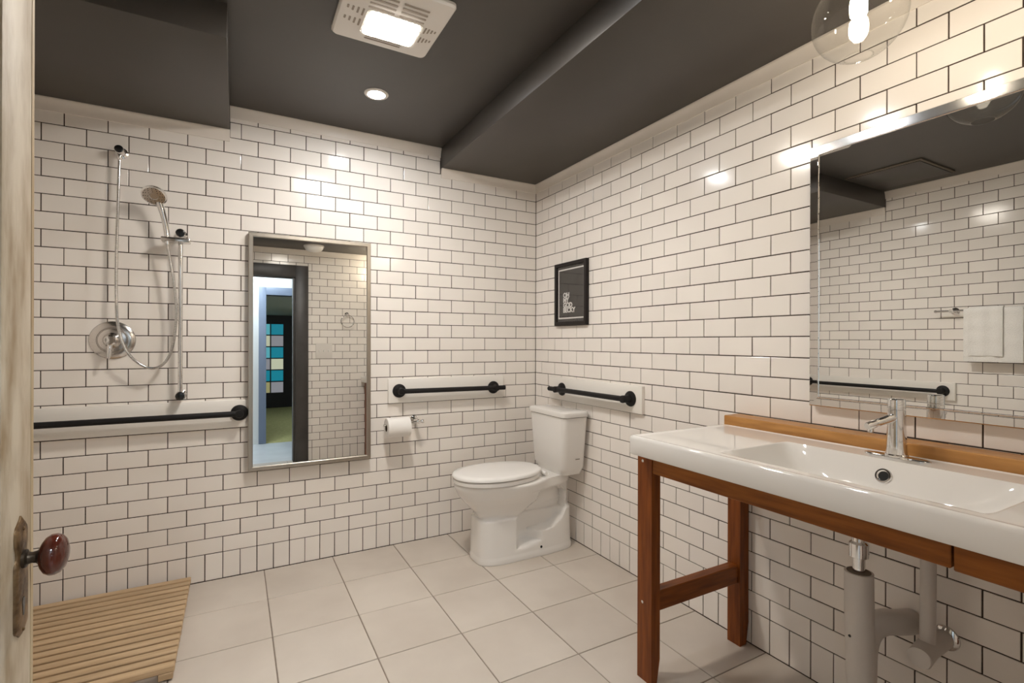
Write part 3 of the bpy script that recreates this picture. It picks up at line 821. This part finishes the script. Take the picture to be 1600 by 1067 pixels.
def grow(d, z, inner=0):
    base = len(V)
    for q in per:
        x, y, _ = V[q]
        ax = -1 if abs(x - xs[0]) < 1e-6 else (1 if abs(x - xs[-1]) < 1e-6 else 0)
        ay = -1 if abs(y - ys[0]) < 1e-6 else (1 if abs(y - ys[-1]) < 1e-6 else 0)
        k = .75 if ax and ay else 1.0
        V.append((x + ax * d * k, y + ay * d * k, z))
    return base
prev = per
for d, z in ((.006, SZ - .0012), (.010, SZ - .0034), (.013, SZ - .0075), (.0145, SZ - .013), (.0145, SB + .004), (.012, SB), (-.05, SB)):
    b = grow(d, z)
    cur = [b + k for k in range(len(per))]
    for k in range(len(per)):
        n2 = (k + 1) % len(per); Fc.append((prev[k], prev[n2], cur[n2], cur[k]))
    prev = cur
basin = mk('basin', (V, Fc), 'porcelain', sink, angle=50)
UV, UF = [], []
ub, uc = 24, 34
for i in range(ub + 1):
    for k in range(uc + 1):
        x, y = lerp(BX0 + .004, BX1 - .002, i / ub), lerp(BY0 + .004, BY1 - .004, k / uc)
        UV.append((x, y, sink_z(x, y) - .012))
for i in range(ub):
    for k in range(uc):
        a = i * (uc + 1) + k; UF.append((a, a + 1, a + uc + 2, a + uc + 1))
mk('basin_underside', (UV, UF), 'porcelain', sink)
# overflow ring on the rear slope
ovx = -.2195; OY = -2.226; ovz = sink_z(ovx, OY)
sl = Vector((-(sink_z(ovx + .004, OY) - sink_z(ovx - .004, OY)) / .008, 0, 1)).normalized()
mk('overflow_ring', lathe([(.0215, -.003), (.0215, .002), (.0195, .005), (.0155, .0052), (.0125, .002), (.012, -.003)], (ovx, OY, ovz), sl, 30), 'chrome', sink)
mk('overflow_hole', lathe([(.0124, -.001), (.0124, .0022), (0, .0023)], (ovx, OY, ovz), sl, 24), 'rubber', sink)
dzc = sink_z(-.36, -2.23)
mk('drain', lathe([(.024, .0005), (.024, .003), (.019, .004), (.016, .002), (0, .002)], (-.36, -2.23, dzc), (0, 0, 1), 30), 'chrome', sink)

# faucet
FXc, FYc = -.152, -2.228; FZ = SZ - .0035
fa = thing('faucet', (FXc, FYc, FZ), 'chrome single hole faucet with short spout', 'faucet')
mk('base_plate', loft([[(FXc + .026 * math.copysign(abs(math.sin(t)) ** 1.0, math.sin(t)), FYc + .083 * math.cos(t), FZ + h) for t in [2 * math.pi * k / 56 for k in range(56)]] for h in (.0, .003)] +
     [[(FXc + .021 * math.sin(t), FYc + .078 * math.cos(t), FZ + .0055) for t in [2 * math.pi * k / 56 for k in range(56)]]]), 'chrome', fa)
mk('body', lathe([(.029, .0045), (.029, .009), (.0258, .012), (.0248, .03), (.0222, .10), (.0213, .138), (.0208, .1385)], (FXc, FYc, FZ), (0, 0, 1), 40), 'chrome', fa)
mk('handle_cap', lathe([(.0206, .1397), (.0213, .1405), (.0213, .165), (.020, .1685), (.017, .170), (0, .1705)], (FXc, FYc, FZ), (0, 0, 1), 40), 'chrome', fa)
mk('spout', tube([(FXc - .012, FYc + .002, FZ + .116), (FXc - .06, FYc + .012, FZ + .106), (FXc - .108, FYc + .022, FZ + .096), (FXc - .112, FYc + .023, FZ + .0952)], [.0125, .0115, .011, .009], 20), 'chrome', fa)
mk('aerator', lathe([(.008, 0), (.008, -.010), (.006, -.011)], (FXc - .100, FYc + .020, FZ + .090), (0, 0, 1), 16), 'chrome', fa)

# pipes under the sink
dp = thing('drain_pipe', (-.25, -2.18, .2), 'white sleeved drain pipe and trap under the sink', 'drain pipe')
mk('tailpiece', lathe([(.0155, .545), (.0155, .596), (.0245, .600), (.0245, .638), (.018, .644), (.018, .765)], (-.25, -2.178, 0), (0, 0, 1), 28), 'chrome', dp, label='chrome tailpiece with a nut')
sp_ = mk('pipe_sleeve', tube([(-.25, -2.178, .556), (-.25, -2.178, .5555), (-.25, -2.180, .40), (-.249, -2.184, .25)] + spline([(-.247, -2.186, .225), (-.236, -2.180, .180), (-.205, -2.165, .158), (-.165, -2.147, .175), (-.150, -2.140, .21)], 6), [.034, .036, .036, .036] + [.036] * 25, 26), 'sleeve', dp)
mk('sleeve_mouth', lathe([(.030, .0), (.030, .0012), (0, .0012)], (-.25, -2.178, .556), (0, 0, 1), 26), 'slot', dp)
mk('trap_elbow', tube(spline([(-.150, -2.140, .20), (-.148, -2.142, .29), (-.135, -2.152, .345), (-.105, -2.172, .368), (-.06, -2.192, .366), (-.004, -2.205, .360)], 6), .036, 26), 'sleeve', dp)
mk('sleeve_pin', lathe([(.004, 0), (.004, .002), (0, .0022)], (-.25 - .034, -2.172, .378), (-1, -.15, 0), 12), 'rubber', dp)
su = thing('supply_pipe', (-.10, -2.30, .3), 'slim white sleeved supply pipe and stop valve beside the trap', 'supply pipe')
mk('riser', tube([(-.110, -2.288, .735), (-.110, -2.288, .56), (-.112, -2.288, .40), (-.113, -2.288, .345)], .0185, 20), 'sleeve', su)
mk('valve_cover', tube([(-.015, -2.287, .352), (-.112, -2.287, .352), (-.170, -2.292, .345), (-.1715, -2.292, .345)], [.026, .028, .0285, .026], 24), 'sleeve', su)
mk('escutcheon', lathe([(.036, .0005), (.034, .005), (.026, .010), (.018, .012)], (0, -2.287, .352), (-1, 0, 0), 28), 'chrome', su)

# ================================================================= THINGS SEEN IN THE MIRRORS
tb = thing('towel_bar', (XL, -1.345, 1.435), 'chrome towel bar on the left wall seen in the mirror', 'towel bar')
for y in (-1.345, -1.835):
    mk('post', lathe([(.026, .0005), (.026, .005), (.018, .010), (.011, .013), (.010, .055), (.014, .058), (.014, .076), (0, .077)], (XL, y, 1.44), (1, 0, 0), 26), 'chrome', tb)
mk('bar', tube([(XL + .066, -1.26, 1.44), (XL + .066, -1.92, 1.44)], .0075, 16), 'chrome', tb)
for y, s in ((-1.26, 1), (-1.92, -1)):
    mk('finial', lathe([(.008, 0), (.011, .006), (.009, .014), (0, .017)], (XL + .066, y, 1.44), (0, s, 0), 18), 'chrome', tb)
def towel(label, y0, y1, zf, zb, rad):
    pts = []
    cx, cz = XL + .066, 1.44
    front = [(cx + rad + .002 * math.sin(k * 1.3), lerp(zf, cz, k / 16)) for k in range(17)]
    arc = [(cx + rad * math.cos(a), cz + rad * math.sin(a)) for a in [math.pi * k / 10 for k in range(1, 10)]]
    back = [(cx - rad, lerp(cz, zb, k / 16)) for k in range(17)]
    path = front + arc + back
    th = .006
    rings = []
    ny_ = 13
    outl = []
    for k in range(ny_):
        y = lerp(y0, y1, k / (ny_ - 1)); wv = .003 * math.sin(k * 1.1)
        rings.append([(a + wv, y, b) for a, b in path])
    inner_ = []
    n = len(path)
    V = []; Fc = []
    def off(i, s):
        a = Vector(path[max(i - 1, 0)]); b = Vector(path[min(i + 1, n - 1)]); t = (b - a).normalized()
        return Vector((t.y, -t.x)) * s
    for s in (th / 2, -th / 2):
        for r in rings:
            for i, p in enumerate(r):
                o2 = off(i, s); V.append((p[0] + o2.x, p[1], p[2] + o2.y))
    N1 = ny_ * n
    for L0, fl in ((0, 0), (N1, 1)):
        for a in range(ny_ - 1):
            for b in range(n - 1):
                Fc.append((L0 + a * n + b, L0 + a * n + b + 1, L0 + (a + 1) * n + b + 1, L0 + (a + 1) * n + b))
    for a in range(ny_ - 1):
        for b in (0, n - 1):
            Fc.append((a * n + b, (a + 1) * n + b, N1 + (a + 1) * n + b, N1 + a * n + b))
    for b in range(n - 1):
        for a in (0, ny_ - 1):
            Fc.append((a * n + b, a * n + b + 1, N1 + a * n + b + 1, N1 + a * n + b))
    o = mk('towel', (V, Fc), 'towel', angle=60); tag(o, label, 'towel', 'white towels in the mirror')
towel('wide white bath towel hanging behind the smaller one in the mirror', -1.722, -1.418, 1.085, 1.10, .0125)
towel('small white hand towel folded over the wide towel in the mirror', -1.625, -1.445, 1.125, 1.14, .0205)

rg = thing('towel_ring', (-.741, YF, 1.55), 'chrome towel ring on the entrance wall seen in the tall mirror', 'towel ring')
mk('post', lathe([(.024, .0005), (.024, .005), (.015, .009), (.010, .012), (.010, .050), (.013, .054), (0, .058)], (-.741, YF, 1.565), (0, 1, 0), 24), 'chrome', rg)
mk('ring', tube([(-.741 + .068 * math.sin(k * math.pi / 24), YF + .045, 1.488 + .068 * math.cos(k * math.pi / 24)) for k in range(49)], .0055, 10, False), 'chrome', rg)
swt = thing('light_switch', (-.98, YF, 1.165), 'white triple light switch plate seen in the tall mirror', 'light switch')
mk('switch_plate', box(-1.065, -.895, YF - .001, YF + .007, 1.08, 1.245, .003), 'plastic', swt)
for x in (-1.027, -.98, -.933):
    mk('toggle', box(x - .005, x + .005, YF + .006, YF + .018, 1.152, 1.176, .002, 1), 'seat', swt)

# ---- passage and the room beyond the doorway
HY, RY = -4.20, -8.7
structure('floor_passage', box(-3.0, -.3, HY, YF - .11, -.08, -.002), 'hall_floor', 'pale blue passage floor seen in the tall mirror', 'floor', smooth=False)
structure('ceiling_passage', box(-3.0, -.3, HY, YF - .11, 2.45, 2.55), 'hall_wall', 'white ceiling of the passage outside', 'ceiling', smooth=False)
structure('wall_passage_left', box(-3.1, -3.0, HY - .12, YF - .11, -.05, 2.55), 'hall_wall', 'white left wall of the passage outside', 'wall', smooth=False)
structure('wall_passage_right', box(-.3, -.2, HY - .12, YF - .11, -.05, 2.55), 'hall_wall', 'white right wall of the passage outside', 'wall', smooth=False)
structure('wall_passage_near', join(box(-3.0, DX0 - .10, YF - .125, YF - .1115, 0, 2.45), box(DX1 + .10, -.3, YF - .125, YF - .1115, 0, 2.45), box(DX0 - .1, DX1 + .1, YF - .125, YF - .1115, DZ + .1, 2.45)), 'hall_wall', 'white passage side of the bathroom wall', 'wall', smooth=False)
OX0, OX1, OZ = -1.478, -.66, 1.885
structure('wall_passage_far', join(box(-3.0, OX0, HY - .12, HY, -.05, 2.55), box(OX1, -.3, HY - .12, HY, -.05, 2.55), box(OX0, OX1, HY - .12, HY, OZ, 2.55)), 'hall_wall', 'white passage wall around the second doorway', 'wall', smooth=False)
d3 = thing('door_3', (OX0, HY, 0), 'blue grey door frame of the room across the passage', 'door frame', kind='structure')
mk('casing_side', box(OX0 - .085, OX0, HY - .125, HY + .02, 0, OZ + .10, .004), 'blue_grey', d3)
mk('casing_side', box(OX1, OX1 + .085, HY - .125, HY + .02, 0, OZ + .10, .004), 'blue_grey', d3)
mk('casing_head', box(OX0 - .001, OX1 + .001, HY - .125, HY + .02, OZ, OZ + .10, .004), 'blue_grey', d3)
structure('floor_far_room', box(-3.0, .2, RY, HY, -.08, -.0025), 'moss', 'mossy green carpet of the room across the passage', 'floor', smooth=False)
structure('ceiling_far_room', box(-3.0, .2, RY, HY - .12, 1.93, 2.03), 'hall_wall', 'pale ceiling of the room across the passage', 'ceiling', smooth=False)
structure('wall_far_left', box(-3.1, -3.0, RY - .1, HY - .12, -.05, 2.15), 'dark_wall', 'dark left wall of the room across the passage', 'wall', smooth=False)
structure('wall_far_right', box(.2, .3, RY - .1, HY - .12, -.05, 2.15), 'dark_wall', 'dark right wall of the room across the passage', 'wall', smooth=False)
WX0, WX1, WZ0, WZ1 = -1.43, -.923, .30, 1.757
structure('wall_far_back', join(box(-3.0, WX0, RY - .1, RY, -.05, 2.15), box(WX1, .2, RY - .1, RY, -.05, 2.15), box(WX0, WX1, RY - .1, RY, -.05, WZ0), box(WX0, WX1, RY - .1, RY, WZ1, 2.15)), 'dark_wall', 'dark wall around the coloured glass window', 'wall', smooth=False)
win = thing('window_1', ((WX0 + WX1) / 2, RY, WZ0), 'coloured glass window with teal and clear panes in the tall mirror', 'window', kind='structure')
PC = {'t': (0.01, 0.30, 0.42), 'l': (0.15, 0.58, 0.68), 'g': (0.36, 0.36, 0.40), 'c': (0.75, 0.78, 0.58), 'y': (0.45, 0.42, 0.20)}
pane_m = {}
for k, c in PC.items():
    pane_m[k] = glow('pane_' + k, c, PANE_L)
pat = ['lt', 'cg', 'lt', 'gc', 'tt', 'yg']
pw, ph = (WX1 - WX0) / 2, (WZ1 - WZ0) / 6
for i in range(6):
    for j in range(2):
        x0 = WX0 + j * pw; z1 = WZ1 - i * ph
        mk('pane', box(x0 + .009, x0 + pw - .009, RY - .04, RY - .034, z1 - ph + .009, z1 - .009), pane_m[pat[i][j]], win, smooth=False)
for j in range(3):
    x = WX0 + j * pw
    mk('mullion', box(x - .011, x + .011, RY - .06, RY - .01, WZ0, WZ1), 'dark_wall', win, smooth=False)
for i in range(7):
    z = WZ0 + i * ph
    mk('glazing_bar', box(WX0, WX1, RY - .058, RY - .012, z - .011, z + .011), 'dark_wall', win, smooth=False)
hl = thing('added_passage_light', (-1.7, -3.65, 2.45), 'added unseen light on the passage ceiling outside', 'ceiling light')  # added out of view to brighten the passage in place of daylight
mk('fill_base', lathe([(.20, -.0005), (.20, -.02), (.18, -.025)], (-1.7, -3.65, 2.45), (0, 0, 1), 36), 'plastic', hl)
mk('fill_diffuser', lathe([(.175, -.022), (.175, -.05), (.12, -.07), (0, -.078)], (-1.7, -3.65, 2.45), (0, 0, 1), 36), 'hall_fill', hl)
fl = thing('added_far_room_light', (-.30, -6.2, 1.93), 'added unseen light on the ceiling across the passage', 'ceiling light')  # added out of sight to brighten the far room
mk('fill_base', lathe([(.13, -.0005), (.13, -.02), (.11, -.025)], (-.30, -6.2, 1.93), (0, 0, 1), 30), 'plastic', fl)
mk('fill_diffuser', lathe([(.108, -.022), (.108, -.06), (.07, -.08), (0, -.09)], (-.30, -6.2, 1.93), (0, 0, 1), 30), 'hall_fill', fl)
